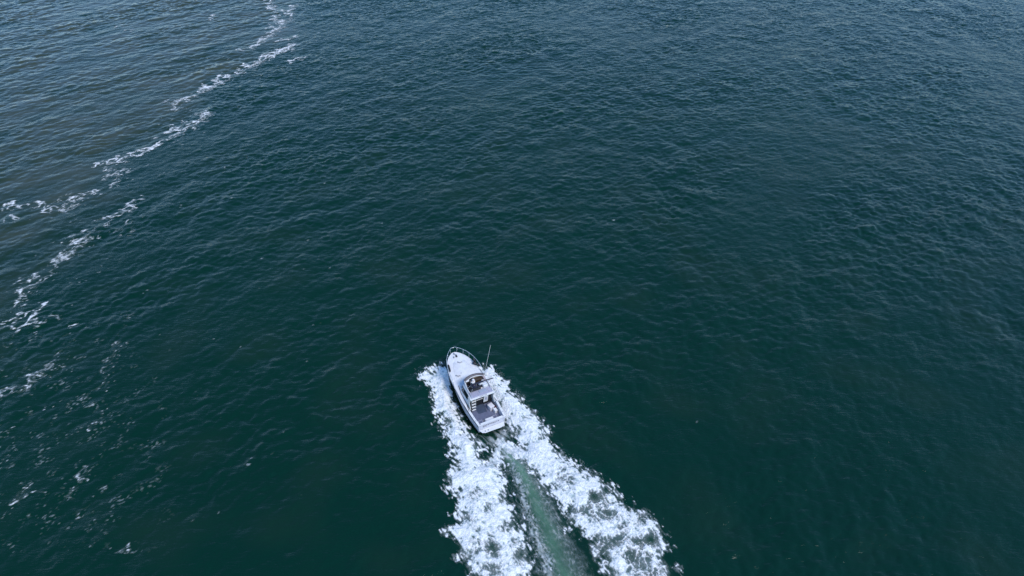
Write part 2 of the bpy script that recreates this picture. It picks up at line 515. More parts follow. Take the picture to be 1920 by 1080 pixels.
# ------------------------------------------------------------------ foam
def foam_material():
    m = bpy.data.materials.new('sea_foam'); m.use_nodes = True
    n, l = m.node_tree.nodes, m.node_tree.links
    p = n['Principled BSDF']
    p.inputs['Roughness'].default_value = 0.9
    p.inputs['Specular IOR Level'].default_value = 0.2
    tc = n.new('ShaderNodeTexCoord')
    z = n.new('ShaderNodeTexNoise'); z.inputs['Scale'].default_value = 3.2; z.inputs['Detail'].default_value = 5; z.inputs['Roughness'].default_value = 0.65
    l.new(tc.outputs['Object'], z.inputs['Vector'])
    a = n.new('ShaderNodeAttribute'); a.attribute_name = 'thick_shade'
    r = n.new('ShaderNodeValToRGB')           # thin foam shows the sea's colour; wake shading also painted into this tone
    r.color_ramp.elements[0].color = (0.36, 0.47, 0.45, 1); r.color_ramp.elements[1].color = (0.88, 0.88, 0.86, 1)
    r.color_ramp.elements[0].position = 0.0; r.color_ramp.elements[1].position = 0.9
    l.new(a.outputs['Fac'], r.inputs['Fac'])
    l.new(r.outputs['Color'], p.inputs['Base Color'])
    b = n.new('ShaderNodeBump'); b.inputs['Strength'].default_value = 0.9; b.inputs['Distance'].default_value = 0.25
    l.new(z.outputs['Fac'], b.inputs['Height']); l.new(b.outputs['Normal'], p.inputs['Normal'])
    a2 = n.new('ShaderNodeAttribute'); a2.attribute_name = 'cover'
    l.new(a2.outputs['Fac'], p.inputs['Alpha'])
    return m
M_foam = foam_material()

def foam_mesh(name, x0, x1, y0, y1, d, fn):
    gx = np.arange(x0, x1, d); gy = np.arange(y0, y1, d)
    X, Y = np.meshgrid(gx, gy); X = X.astype(np.float32); Y = Y.astype(np.float32)
    cover, lift, thick_shade = fn(X, Y, d)
    fx, fy = (X - XS[0]) / DX, (Y - Y0) / DX
    P = np.stack([X + bil(CX, fx, fy), Y + bil(CY, fx, fy), bil(h, fx, fy) + 0.02 + lift], -1)
    keep = cover > 0.02
    q = keep[:-1, :-1] | keep[:-1, 1:] | keep[1:, 1:] | keep[1:, :-1]
    I = np.arange(X.size).reshape(X.shape)
    F_ = np.stack([I[:-1, :-1], I[:-1, 1:], I[1:, 1:], I[1:, :-1]], -1)[q]
    used = np.unique(F_); remap = np.zeros(X.size, np.int32); remap[used] = np.arange(len(used))
    print(name, len(F_), 'quads')
    return np_mesh(name, P.reshape(-1, 3)[used], remap[F_], {'cover': cover.ravel()[used], 'thick_shade': thick_shade.ravel()[used]}, M_foam)

def lace(shape, d, lam, sig, seed, aniso=None):
    n_ = fft_noise(*shape, d, lam, 0.35, aniso, seed)
    return np.exp(-(n_ / sig) ** 2)

def wake_fn(X, Y, d):
    sh = X.shape
    LXb = (X - bx) * ca + (Y - by) * sa
    LYb = -(X - bx) * sa + (Y - by) * ca
    n1 = fft_noise(*sh, d, 2.4, 0.5, seed=51); n2 = fft_noise(*sh, d, 0.9, 0.5, seed=52); n3 = fft_noise(*sh, d, 0.34, 0.5, seed=53)
    an = (R(BOAT_HEAD), 2.0)
    n4 = fft_noise(*sh, d, 1.3, 0.5, an, seed=54); n5 = fft_noise(*sh, d, 4.5, 0.5, seed=55)
    n6 = fft_noise(*sh, d, 0.5, 0.5, (R(BOAT_HEAD + 4), 2.8), seed=56)
    # strands drawn out along the flow to port, a rounder web to starboard
    side = sstep(-1.5, 1.0, LYb)
    a1 = lace(sh, d, 0.95, 0.42, 61, (R(BOAT_HEAD + 4), 2.4)); a2 = lace(sh, d, 0.5, 0.5, 62, (R(BOAT_HEAD + 6), 2.2))
    b1 = lace(sh, d, 1.25, 0.40, 64, (R(BOAT_HEAD - 30), 1.3)); b2 = lace(sh, d, 0.62, 0.45, 65, (R(BOAT_HEAD + 20), 1.2))
    l3 = lace(sh, d, 0.30, 0.6, 63)
    web = np.clip(0.62 * (a1 * side + b1 * (1 - side)) + 0.42 * (a2 * side + b2 * (1 - side)) + 0.20 * l3, 0, 1)
    jag = 0.42 * n1 + 0.18 * n2 + 0.08 * n3 + 0.42 * n6
    aft = np.clip(-LXb, 0, 40)
    D = np.zeros(sh, np.float32)
    for sd in (poly_sd(X, Y, WK_PORT), poly_sd(X, Y, WK_STBD)):
        dens = sstep(-1.05, 0.75, sd + jag * 0.5)
        # dense near the crest, opening into a web behind
        body = 1.08 - 0.017 * aft + 0.15 * n5 + 0.10 * n1 + 0.30 * np.exp(-((LXb - 7.5) / 3.5) ** 2) + 0.14 * np.exp(-((LXb + 5) / 6) ** 2)
        D = np.maximum(D, dens * np.clip(body, 0.1, 1.5))
    on = sstep(0.02, 0.35, D)
    calm = np.exp(-((LXb - 7.0) / 3.2) ** 2) * sstep(0.5, 0.9, D)      # the smooth white fan thrown by the bow
    solid = D * 1.35 - 0.30 + (-(1 - web) * np.clip(1.45 - D, 0.22, 1.2) * (1 - 0.75 * calm) + 0.06 * n2 + 0.05 * n3 + 0.09 * n6) * on - 0.3 * (1 - on)
    cov = np.maximum(sstep(-0.16, 0.62, solid), 0.30 * sstep(0.10, 0.9, D))
    # prop wash: two ragged ribs along the pale stream, thin streaks between
    rp = line_d(X, Y, WK_RIB_P); rs = line_d(X, Y, WK_RIB_S)
    st = fft_noise(*sh, d, 0.6, 0.5, (R(BOAT_HEAD + 3), 3.5), seed=71)
    l4 = lace(sh, d, 0.8, 0.45, 72, (R(BOAT_HEAD), 2.6))
    lf = np.clip(0.7 * lace(sh, d, 0.5, 0.4, 74, (R(BOAT_HEAD), 2.4)) + 0.5 * l4, 0, 1)
    rib_p = np.exp(-((rp + 0.16 * n2 + 0.12 * n1) / (0.15 + 0.008 * aft)) ** 2)
    web_p = np.exp(-((rp + 0.15 * n1) / (0.45 + 0.022 * aft)) ** 2)
    web_s = np.exp(-((rs + 0.2 * n1) / (0.42 + 0.018 * aft)) ** 2)
    sm = sstep(-0.2, 0.5, poly_sd(X, Y, WK_MID) + 0.2 * n2)
    ribc = np.maximum(np.maximum(rib_p * (0.52 + 0.2 * st), 0.62 * web_p * lf * (0.8 + 0.3 * n2)), web_s * (0.08 + 0.36 * lf * (0.8 + 0.3 * n2)))
    ribc = np.clip(ribc, 0, 0.85) * sstep(-2.2, -3.6, LXb)
    strk = sm * sstep(0.6, 2.2, st + 0.5 * l4) * 0.10
    for pl, w0, w1 in ((G([(939, 824), (950, 834), (966, 845), (990, 857), (1030, 880)]), 0.40, 0.95), (G([(938, 828), (933, 848), (924, 868), (905, 892)]), 0.34, 0.85)):
        dl = line_d(X, Y, pl)
        bnd = np.exp(-((dl + 0.10 * n2 + 0.06 * n3) / (w0 + 0.05 * aft)) ** 2) * w1
        cov = np.maximum(cov, sstep(0.25, 0.75, bnd + 0.10 * n6 * sstep(0.1, 0.5, bnd)) * 0.9)
        solid = np.maximum(solid, bnd * 0.85)
    apex = np.exp(-((LXb + 3.3) / 1.3) ** 2) * np.exp(-((LYb + 0.25) / 0.8) ** 2)
    cov = np.maximum(cov, np.maximum(ribc, strk))
    cov = np.maximum(cov, sstep(0.35, 0.95, apex + 0.2 * st + 0.1 * n3) * 0.8 * sstep(0.05, 0.4, apex))
    # wash sheets sliding off the transom
    sheet = np.exp(-((LXb + 1.4) / 1.3) ** 2) * sstep(2.6, 1.6, np.abs(LYb - 0.1))
    cov = np.maximum(cov, sheet * sstep(0.35, 1.3, sheet * 0.8 + 0.42 * fft_noise(*sh, d, 0.75, 0.5, (R(BOAT_HEAD + 14), 5), seed=73)) * 0.45)
    # dark gap along the port side of the hull
    inside = (np.abs(LYb) < 1.72 - 0.02 * np.clip(LXb - 5, 0, 9) ** 2.4) & (LXb > -0.15) & (LXb < 10.2)
    cov[inside] = 0
    edgefade = sstep(Y.min(), Y.min() + 0.5, Y)
    ridge = np.maximum(sstep(-0.3, 1.6, poly_sd(X, Y, WK_PORT)), sstep(-0.3, 1.6, poly_sd(X, Y, WK_STBD)))
    soft = 0.5 + 0.16 * n1 + 0.10 * n4 + 0.07 * n2 + 0.05 * n3
    lift = ridge * (0.16 * np.clip(soft, 0, 1.4)) * sstep(0.0, 0.9, np.clip(solid, 0, 1)) + 0.02 + 0.035 * np.clip(solid, 0, 1)
    thick_shade = np.clip(0.66 + 0.34 * (np.clip(solid, -0.5, 1.2) - 0.6) + 0.13 * n2 + 0.12 * n3 + 0.12 * n6 + 0.06 * n1, 0.05, 1)  # the noise mottle paints blue-grey shading into the foam
    thick_shade = np.maximum(thick_shade, 0.5 * ribc)
    return cov * edgefade, np.clip(lift, 0.015, 0.6), thick_shade

wake = foam_mesh('wake_foam', -16, 17, 22, 60, 0.06, wake_fn)
tag(wake, 'white foaming wake spreading in a V behind the motor boat', 'wake', kind='stuff')

# droplets thrown up along the bow wave, each a tiny tetrahedron
rs_ = np.random.default_rng(8)
bm = bmesh.new()
for pl, n_d, zt in ((G([(842, 694), (815, 692), (792, 702), (806, 722), (818, 748)]), 420, 0.55), (G([(918, 694), (936, 706), (960, 740), (986, 762)]), 300, 0.45), (G([(1044, 846), (1106, 888), (1169, 944)]), 160, 0.3)):
    for k in range(n_d):
        u = rs_.random() * (len(pl) - 1.001); a_ = int(u); f_ = u - a_
        cx_ = pl[a_][0] * (1 - f_) + pl[a_ + 1][0] * f_ + rs_.normal() * 0.28; cy_ = pl[a_][1] * (1 - f_) + pl[a_ + 1][1] * f_ + rs_.normal() * 0.28
        cz_ = 0.25 + rs_.random() ** 2 * zt; r_ = 0.007 + 0.014 * rs_.random() ** 2
        vv = [bm.verts.new((cx_ + r_ * rs_.normal(), cy_ + r_ * rs_.normal(), cz_ + r_ * rs_.normal())) for q in range(4)]
        for t3 in ((0, 1, 2), (0, 1, 3), (0, 2, 3), (1, 2, 3)): bm.faces.new([vv[q] for q in t3])
tag(obj('bow_spray', bm, mat('spray_water', (0.80, 0.82, 0.82), 0.6, var=0.02)), 'fine white spray thrown up along the bow waves of the motor boat', 'spray', kind='stuff')

def tidal_fn(X, Y, d):
    sh = X.shape
    D = np.zeros(sh, np.float32); th = np.zeros(sh, np.float32)
    n1 = fft_noise(*sh, d, 6, 0.6, seed=81); n2 = fft_noise(*sh, d, 2.2, 0.5, (R(30), 1.8), seed=82); n3 = fft_noise(*sh, d, 0.8, 0.5, seed=83)
    wx = X + 0.55 * n2 + 0.8 * n1 * 0.5; wy = Y + 0.7 * fft_noise(*sh, d, 3, 0.5, seed=84)
    for pts, wd, st in FRONT:
        g_ = G(pts)
        xs = [p[0] for p in g_]; ys = [p[1] for p in g_]
        m_ = wd * 3 + 2
        ix = np.where((X[0] > min(xs) - m_) & (X[0] < max(xs) + m_))[0]; iy = np.where((Y[:, 0] > min(ys) - m_) & (Y[:, 0] < max(ys) + m_))[0]
        if not len(ix) or not len(iy): continue
        sl_ = np.s_[iy[0]:iy[-1] + 1, ix[0]:ix[-1] + 1]
        wd *= 0.8
        dd = line_d(wx[sl_], wy[sl_], g_)
        low = sstep(640, 760, np.array(sum(p[1] for p in pts) / len(pts))).item()
        st *= 1 - 0.15 * low
        if st > 0.6: th[sl_] = np.maximum(th[sl_], min(st, 1) * (1 - 0.6 * low) * np.exp(-(dd / (0.10 + 0.0011 * ys[0])) ** 2) * sstep(-1.1, 0.6, n1[sl_] + 0.5 * n2[sl_]))
        D[sl_] = np.maximum(D[sl_], st * np.exp(-(dd / (wd * (1 + 0.25 * n1[sl_]))) ** 2))
    # a sprinkle of loose flecks, thickest near the front
    e = poly_sd(X, Y, EDGE + [(-400, EDGE[-1][1]), (-400, EDGE[0][1])])
    fl = np.exp(-(np.clip(np.abs(e - 1) - 2, 0, 99) / 9) ** 1.2)
    fleck = fft_noise(*sh, d, 0.8, 0.5, (R(28), 1.9), seed=85) + 0.6 * n1 + 0.35 * n3
    l1 = lace(sh, d, 1.7, 0.28, 86, (R(28), 1.7)); l2 = lace(sh, d, 0.85, 0.32, 87, (R(28), 1.5)); l3 = lace(sh, d, 0.5, 0.45, 88)
    web = 0.62 * l1 + 0.56 * l2 + 0.20 * l3
    s = D * 0.80 + web * 0.72 * sstep(0.08, 0.5, D) + (0.08 * n2 + 0.08 * n3 + 0.07 * n1) * sstep(0.02, 0.4, D) - 0.82
    cov = sstep(-0.08, 0.55, s) * 0.92
    cov = np.maximum(cov, th * 0.75)
    cov = np.maximum(cov, 0.13 * sstep(0.25, 0.9, D) * sstep(-1, 1.5, n2))
    c2 = sstep(3.9, 4.9, fleck + 1.25 * fl) * 0.45
    cov = np.maximum(cov, c2)
    zone = sstep(-2, 5, poly_sd(X, Y, G([(-120, 640), (215, 640), (250, 800), (230, 1000), (160, 1100), (-60, 1100)])) + 2.5 * n1)
    fine = fft_noise(*sh, d, 0.5, 0.5, (R(40), 1.6), seed=95)
    lt = lace(sh, d, 1.6, 0.12, 96, (R(50), 1.6)) * sstep(0.4, 1.7, n1 + 0.5 * n2) + 0.0
    cov = np.maximum(cov, 0.72 * zone * np.maximum(0.42 * sstep(1.9, 3.4, fine + 0.55 * n2 + 0.5 * n1), 0.38 * lt * sstep(-0.5, 1.0, fine)))
    lift = 0.03 + 0.06 * np.clip(s, 0, 1)
    return cov, lift, np.clip(0.25 + 1.5 * np.maximum(s, 0.4 * th) + 0.4 * c2, 0, 1)

tide = foam_mesh('tidal_foam', -146, -18, 34, 205, 0.13, tidal_fn)
tag(tide, 'broken white foam line along the edge of the murky water', 'sea foam', kind='stuff')

def flecks_fn(X, Y, d):
    sh = X.shape
    n1 = fft_noise(*sh, d, 0.9, 0.5, (R(10), 2.0), seed=91); n2 = fft_noise(*sh, d, 30, 0.6, seed=92); n3 = fft_noise(*sh, d, 0.6, 0.5, seed=93)
    fx, fy = (X - XS[0]) / DX, (Y - Y0) / DX
    crest = bil(h, fx, fy)
    lefty = sstep(60, -60, X)
    s = n1 + 0.45 * n2 + 0.7 * n3 + 3.0 * crest + 0.4 * lefty
    c = sstep(5.2, 6.0, s) * 0.6
    e = wake_sd(X, Y)
    c[e > -0.5] = 0
    return c, np.full(sh, 0.025, np.float32), np.full(sh, 0.45, np.float32)
def wake_sd(X, Y):
    return np.maximum(np.maximum(poly_sd(X, Y, WK_PORT), poly_sd(X, Y, WK_STBD)), poly_sd(X, Y, WK_MID))
flk = foam_mesh('foam_flecks', -60, 110, 34, 205, 0.2, flecks_fn)
tag(flk, 'tiny white foam flecks scattered over the open teal sea', 'sea foam', kind='stuff')

# ------------------------------------------------------------------ the motor boat
boat = empty('motor_boat', BO, BM.to_euler())
tag(boat, 'white motor boat with flybridge and open blue grey cockpit speeding through the sea', 'boat')

XST = [0, 1, 2, 3.2, 4.5, 6, 7.2, 8.2, 9.0, 9.6, 10.05, 10.32, 10.42]
HB = [1.73, 1.82, 1.88, 1.93, 1.97, 1.97, 1.90, 1.74, 1.47, 1.12, 0.70, 0.32, 0.06]
ZSH = [1.15, 1.17, 1.22, 1.34, 1.52, 1.72, 1.88, 2.02, 2.12, 2.20, 2.26, 2.29, 2.30]
hb = lambda x: float(np.interp(x, XST, HB))
zs = lambda x: float(np.interp(x, XST, ZSH))

def hull_section(i):
    x, b, z = XST[i], HB[i], ZSH[i]
    t = x / XST[-1]
    zk = -0.55 + 0.25 * max(0, t - 0.55) ** 2 * 10 * 0.6 + (max(0, x - 9.0) / 1.42) ** 2 * 1.6
    zc = 0.02 + 0.75 * max(0, t - 0.35) ** 1.6 * 1.9
    zc = max(zc, zk + 0.02)
    bc = b * (0.93 - 0.34 * max(0, t - 0.3) / 0.7)
    xr_ = x - 0.55 * max(0, (x - 8) / 2.4)     # raked stem: lower points lie further aft
    xm = x - 0.18 * max(0, (x - 8) / 2.4)
    zm = zc + (z - zc) * 0.55; bmid = bc + (b - bc) * 0.42
    return [(xr_, 0, zk), (xr_, bc * 0.6, zk + (zc - zk) * 0.62), (xr_, bc, zc), (xr_ * 0.6 + xm * 0.4, bc + (b - bc) * 0.15, zc + (z - zc) * 0.25), (xm, bmid, zm), (x, b, z)]

bm = bmesh.new()
rows = [hull_section(i) for i in range(len(XST))]
for s in (1, -1):
    strip(bm, [[(x, y * s, z) for x, y, z in r] for r in rows])
tr = rows[0]                                        # transom face
poly = [(x, y, z) for x, y, z in tr] + [(x, -y, z) for x, y, z in tr[::-1][:-1]]
bm.faces.new([bm.verts.new(p) for p in poly])
last = rows[-1]
poly = [(x, y, z) for x, y, z in last] + [(x, -y, z) for x, y, z in last[::-1][:-1]]
bm.faces.new([bm.verts.new(p) for p in poly])
bmesh.ops.remove_doubles(bm, verts=bm.verts, dist=0.001)
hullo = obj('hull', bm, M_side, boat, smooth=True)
hullo.data.set_sharp_from_angle(angle=R(35))

# rub rail: a dark strip along each sheer
for s in (1, -1):
    bm = bmesh.new()
    tube(bm, [(x, s * (hb(x) + 0.015), zs(x) - 0.11) for x in np.linspace(0.02, 10.2, 40)], 0.04, 6)
    obj('rub_rail', bm, M_tauped, boat, True)

# foredeck with camber, from the house front to the stem
bm = bmesh.new()
xs_ = [3.15, 4.5, 5.4, 6.2, 7.2, 8.0, 8.6, 9.1, 9.5, 9.8, 10.05, 10.22, 10.34, 10.41]
ts = [-1, -0.97, -0.93, -0.8, -0.55, -0.28, 0, 0.28, 0.55, 0.8, 0.93, 0.97, 1]
def deckz(x, t):
    return zs(x) + 0.03 + 0.10 * (1 - t * t) * min(1, hb(x)) - (0.05 if abs(t) == 1 else 0)
strip(bm, [[(x, t * (hb(x) + (0.02 if abs(t) == 1 else 0)), deckz(x, t)) for t in ts] for x in xs_])
dk = obj('deck', bm, M_deck, boat, True)
# toe rail round the bow
bm = bmesh.new()
path = [(x, hb(x) - 0.04, zs(x) + 0.06) for x in np.linspace(4.2, 10.36, 30)]
tube(bm, path + [(x, -y, z) for x, y, z in path[::-1]], 0.035, 6)
obj('toe_rail', bm, M_white, boat, True)
# raised trunk on the foredeck
bm = bmesh.new()
trunk = [(5.6, 1.38), (7.2, 1.30), (8.3, 1.05), (8.9, 0.72), (9.15, 0.3)]
trp = trunk + [(x, -y) for x, y in trunk[::-1]]
lo = [(x, y, deckz(x, y / hb(x)) - 0.01) for x, y in trp]
hi = [(x - 0.05 if x > 6 else x, y * 0.93, deckz(x, y / hb(x)) + 0.05) for x, y in trp]
mid_ = [(7.2, 0, deckz(7.2, 0) + 0.19)]
Vl = [bm.verts.new(p) for p in lo]; Vh = [bm.verts.new(p) for p in hi]
for k in range(len(trp)):
    bm.faces.new((Vl[k], Vl[(k + 1) % len(trp)], Vh[(k + 1) % len(trp)], Vh[k]))
c1 = bm.verts.new((7.2, 0, deckz(7.2, 0) + 0.07)); c2 = bm.verts.new((8.5, 0, deckz(8.5, 0) + 0.07)); c3 = bm.verts.new((5.6, 0, deckz(5.6, 0) + 0.07))
n_ = len(trunk)
for s_, a_ in ((0, [c3, c1, c2]),):
    P_, Q_ = Vh[:n_], Vh[n_:][::-1]
    for side in (P_, Q_):
        bm.faces.new((side[0], side[1], c1, c3)); bm.faces.new((side[1], side[2], c1)); bm.faces.new((side[2], side[3], c2, c1)); bm.faces.new((side[3], side[4], c2))
    bm.faces.new((P_[4], Q_[4], c2))
tk = obj('foredeck_trunk', bm, M_deck, boat, True)
tk.data.set_sharp_from_angle(angle=R(40))
# deck hatches (their grey hinge bars) and fittings at the bow
for (hx, hy, wd) in ((8.62, -0.05, 0.26), (6.95, 0.95, 0.24)):
    zz = deckz(hx, hy / hb(hx)) + 0.11
    bm = bmesh.new()
    tube(bm, [(hx + 0.2, hy + wd, zz), (hx - 0.05, hy + 0.02, zz + 0.02), (hx - 0.02, hy - wd, zz)], 0.065, 6)
    obj('hatch_hinge', bm, M_grey, boat, True)
for (hx, hy, r_) in ((10.02, 0.06, 0.10), (9.62, -0.05, 0.15), (9.55, 0.32, 0.09)):
    bm = bmesh.new()
    zz = deckz(hx, 0) + 0.02
    tube(bm, [(hx, hy, zz), (hx, hy, zz + 0.16)], r_ * 0.7, 8)
    tube(bm, [(hx - r_ * 1.3, hy, zz + 0.17), (hx + r_ * 1.3, hy, zz + 0.17)], r_ * 0.45, 6)
    obj('windlass' if r_ > 0.12 else 'cleat', bm, M_tauped if r_ > 0.12 else M_grey, boat, True)

# cockpit: floor, liner walls, coaming
FZ = 0.42
bm = bmesh.new(); prism(bm, [(0.2, -1.5), (3.35, -1.6), (3.35, 1.6), (0.2, 1.5)], FZ - 0.06, FZ)
obj('cockpit_floor', bm, M_floor, boat)
bm = bmesh.new(); prism(bm, [(1.98, -0.42), (3.28, -0.62), (3.28, 0.74), (2.05, 0.60)], FZ + 0.002, FZ + 0.016)
obj('floor_hatch', bm, M_hatch, boat)
def U_path(off, z):
    xs2 = np.linspace(3.3, 0.0 + off, 8)
    pp = [(x, hb(x) - off, z(x)) for x in xs2]
    return pp + [(x, -y, z_) for x, y, z_ in pp[::-1]]
bm = bmesh.new()
CW = 0.24
top = lambda x: zs(x) + 0.05
out0 = U_path(0.0, lambda x: zs(x) - 0.04); out1 = U_path(0.0, top); out1 = [(x - 0.015 if i in (7, 8) else x, y * 1.006, z) for i, (x, y, z) in enumerate(out1)]
in1 = U_path(CW, top); in0 = U_path(CW + 0.02, lambda x: FZ - 0.03)
strip(bm, [out0, out1, in1, in0])
cm = obj('coaming', bm, M_white, boat, True)
cm.data.set_sharp_from_angle(angle=R(30))
for s in (1, -1):                                   # rod holder cups set in the coaming
    for x in (0.75, 1.35, 2.4):
        bm = bmesh.new(); tube(bm, [(x, s * (hb(x) - 0.12), top(x) - 0.02), (x, s * (hb(x) - 0.12), top(x) + 0.012)], 0.05, 8)
        obj('rod_holder', bm, M_tauped, boat)
    bm = bmesh.new(); box(bm, 0.05, 0.2, s * 1.45 - 0.07, s * 1.45 + 0.07, top(0) + 0.002, top(0) + 0.05, 0.015)
    obj('stern_cleat', bm, M_grey, boat)
# transom: wells and lids
bm = bmesh.new(); box(bm, 0.26, 0.84, -0.48, 0.50, FZ, 0.86, 0.03); ob = obj('bait_well', bm, M_white, boat)
bm = bmesh.new(); box(bm, 0.30, 0.78, -0.40, 0.42, 0.865, 0.895, 0.01); obj('well_lid', bm, M_deck, ob)
bm = bmesh.new(); box(bm, 0.85, 0.99, -0.46, 0.62, FZ + 0.002, FZ + 0.16, 0.01); ob2 = obj('transom_step', bm, M_grey, boat)
for y0_, y1_ in ((0.66, 1.22), (-1.14, -0.66)):
    bm = bmesh.new(); box(bm, 0.58, 1.14, y0_, y1_, FZ + 0.002, FZ + 0.06, 0.012); ob = obj('fish_box', bm, M_lav, boat)
    bm = bmesh.new(); box(bm, 0.64, 1.06, y0_ + 0.07, y1_ - 0.07, FZ + 0.061, FZ + 0.075); obj('fish_box_lid', bm, M_floor, ob)

# swim platform, trim band and lettering on the transom
bm = bmesh.new(); prism(bm, [(-0.02, -1.58), (-0.02, 1.60), (-0.42, 1.38), (-0.56, 1.05), (-0.60, -0.95), (-0.50, -1.40)], 0.24, 0.34, 0.02)
pf = obj('swim_platform', bm, M_deck, boat)
for (px_, py_) in ((-0.36, 1.0), (-0.36, 0.62)):
    bm = bmesh.new(); box(bm, px_ - 0.07, px_ + 0.07, py_ - 0.05, py_ + 0.05, 0.342, 0.362, 0.005); obj('platform_latch', bm, M_tauped, pf)
rl = np.random.default_rng(4)
let = empty('transom_lettering'); let.parent = boat
y = 1.15
while y > -0.95:                                    # a worn dark script, too far off to read in the photograph
    wd = 0.07 + 0.10 * rl.random()
    zc_ = 0.86 + 0.02 * rl.standard_normal(); hh = 0.05 + 0.05 * rl.random()
    bm = bmesh.new()
    tube(bm, [(-0.008, y, zc_ - hh * 0.4), (-0.008, y - wd * 0.3, zc_ + hh), (-0.008, y - wd * 0.55, zc_ - hh), (-0.008, y - wd, zc_ + hh * 0.2)], 0.022, 4)
    obj('letter', bm, M_ink, let)
    y -= wd + 0.05 + 0.05 * rl.random()
for yy in (1.12, 0.95, 0.78):
    bm = bmesh.new(); box(bm, -0.012, -0.004, yy - 0.13, yy, 0.60, 0.66)
    obj('letter', bm, M_ink, let)

# cabin house
HW = 1.52
def house(z):                                       # plan outline narrowing upward
    t = (z - 1.3) / 1.4
    w_ = 1.62 - 0.36 * t
    xf = 6.05 - 0.85 * t
    return [(3.2, w_), (4.6, w_ + 0.02), (xf - 0.55, w_ - 0.05), (xf - 0.12, w_ - 0.42), (xf, 0.35), (xf, -0.35), (xf - 0.12, -w_ + 0.42), (xf - 0.55, -w_ + 0.05), (4.6, -w_ - 0.02), (3.2, -w_)]
bm = bmesh.new()
zl = [1.25, 1.86, 2.46, 2.695]
V_ = strip(bm, [[(x, y, z) for x, y in house(z)] for z in zl])
bm.faces.new(V_[-1])
cab = obj('cabin', bm, M_white, boat)
# windscreen and side windows, standing 12 mm proud of the house
def pane(pts, name='window'):
    bm = bmesh.new()
    a_ = [Vector(p) for p in pts]
    nrm = (a_[1] - a_[0]).cross(a_[2] - a_[0]).normalized()
    ctr = sum(a_, Vector()) / len(a_)
    if nrm.dot(ctr - Vector((4.5, 0, 2.1))) < 0: nrm = -nrm
    A_ = [bm.verts.new(p + nrm * 0.014) for p in a_]; B_ = [bm.verts.new(p - nrm * 0.01) for p in a_]
    bm.faces.new(A_); n = len(A_)
    for k in range(n): bm.faces.new((A_[k], A_[(k + 1) % n], B_[(k + 1) % n], B_[k]))
    return obj(name, bm, M_glass, cab)
def hpt(z, i, f):
    o_ = house(z); return (o_[i][0] + (o_[i + 1][0] - o_[i][0]) * f, o_[i][1] + (o_[i + 1][1] - o_[i][1]) * f, z)
for i, f0, f1 in ((0, 0.16, 0.97), (1, 0.05, 0.88), (7, 0.12, 0.95), (8, 0.03, 0.84), (2, 0.1, 0.9), (3, 0.06, 0.94), (4, 0.04, 0.96), (5, 0.06, 0.94), (6, 0.1, 0.9)):
    pane([hpt(1.86, i, f0), hpt(1.86, i, f1), hpt(2.46, i, f1), hpt(2.46, i, f0)])
# aft bulkhead: bridge's shade painted dark, black sheet for doorway, white door panel
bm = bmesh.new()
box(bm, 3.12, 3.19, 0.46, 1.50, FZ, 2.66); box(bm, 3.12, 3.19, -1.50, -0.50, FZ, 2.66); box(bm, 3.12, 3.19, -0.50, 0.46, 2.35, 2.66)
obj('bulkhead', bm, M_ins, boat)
bm = bmesh.new(); box(bm, 3.22, 3.26, -0.55, 0.52, FZ, 2.4); obj('doorway', bm, M_black, boat)  # black sheet stands in for the unlit cabin inside
bm = bmesh.new(); box(bm, 3.04, 3.10, -1.02, -0.46, FZ + 0.45, 1.95, 0.02); dp = obj('door_panel', bm, M_trim, boat)
bm = bmesh.new(); box(bm, 3.02, 3.038, -0.90, -0.62, 1.2, 1.7, 0.005); obj('door_pane', bm, M_lav, dp)
bm = bmesh.new(); box(bm, 2.62, 3.10, 1.08, 1.55, FZ, 1.02, 0.03); obj('side_locker', bm, M_ins, boat)
# side wings carrying the bridge overhang
for s in (1, -1):
    bm = bmesh.new()
    a_ = [(3.2, 1.25), (2.35, 1.22), (2.75, 1.9), (2.62, 2.68), (3.2, 2.68)]
    A_ = [bm.verts.new((x, s * 1.50, z)) for x, z in a_]; B_ = [bm.verts.new((x, s * 1.56, z)) for x, z in a_]
    bm.faces.new(A_); bm.faces.new(B_[::-1])
    for k in range(5): bm.faces.new((A_[k], A_[(k + 1) % 5], B_[(k + 1) % 5], B_[k]))
    obj('cabin_wing', bm, M_trim, boat)

# flybridge
fly = []
bm = bmesh.new(); prism(bm, [(2.46, -1.42), (2.58, -1.52), (3.1, -1.46), (4.9, -1.38), (5.35, -0.85), (5.42, 0), (5.35, 0.85), (4.9, 1.38), (3.1, 1.48), (2.58, 1.60), (2.46, 1.52)], 2.70, 2.82, 0.02)
fb = obj('flybridge_floor', bm, M_white, boat)
bm = bmesh.new(); box(bm, 2.62, 3.50, -1.30, 1.36, 2.823, 2.90, 0.03); pad_ = obj('aft_sunpad', bm, M_lav, boat)  # white cover, its shade put into the lavender grey
for yy in (1.02, 0.42, -0.2, -0.86):
    bm = bmesh.new(); box(bm, 2.66, 3.46, yy - 0.012, yy + 0.012, 2.901, 2.909); obj('seam', bm, M_grey, pad_)
bm = bmesh.new(); box(bm, 2.96, 3.32, -0.72, 0.22, 2.905, 2.99, 0.03); obj('pad_cushion', bm, mat('blue_grey_vinyl', (0.30, 0.34, 0.42), 0.5), pad_)
for k in range(6):                                   # slots of the rod rack in the aft lip
    yy = 0.36 - k * 0.165
    bm = bmesh.new(); box(bm, 2.475, 2.60, yy - 0.024, yy + 0.024, 2.822, 2.832); obj('rod_slot', bm, M_black, fb)
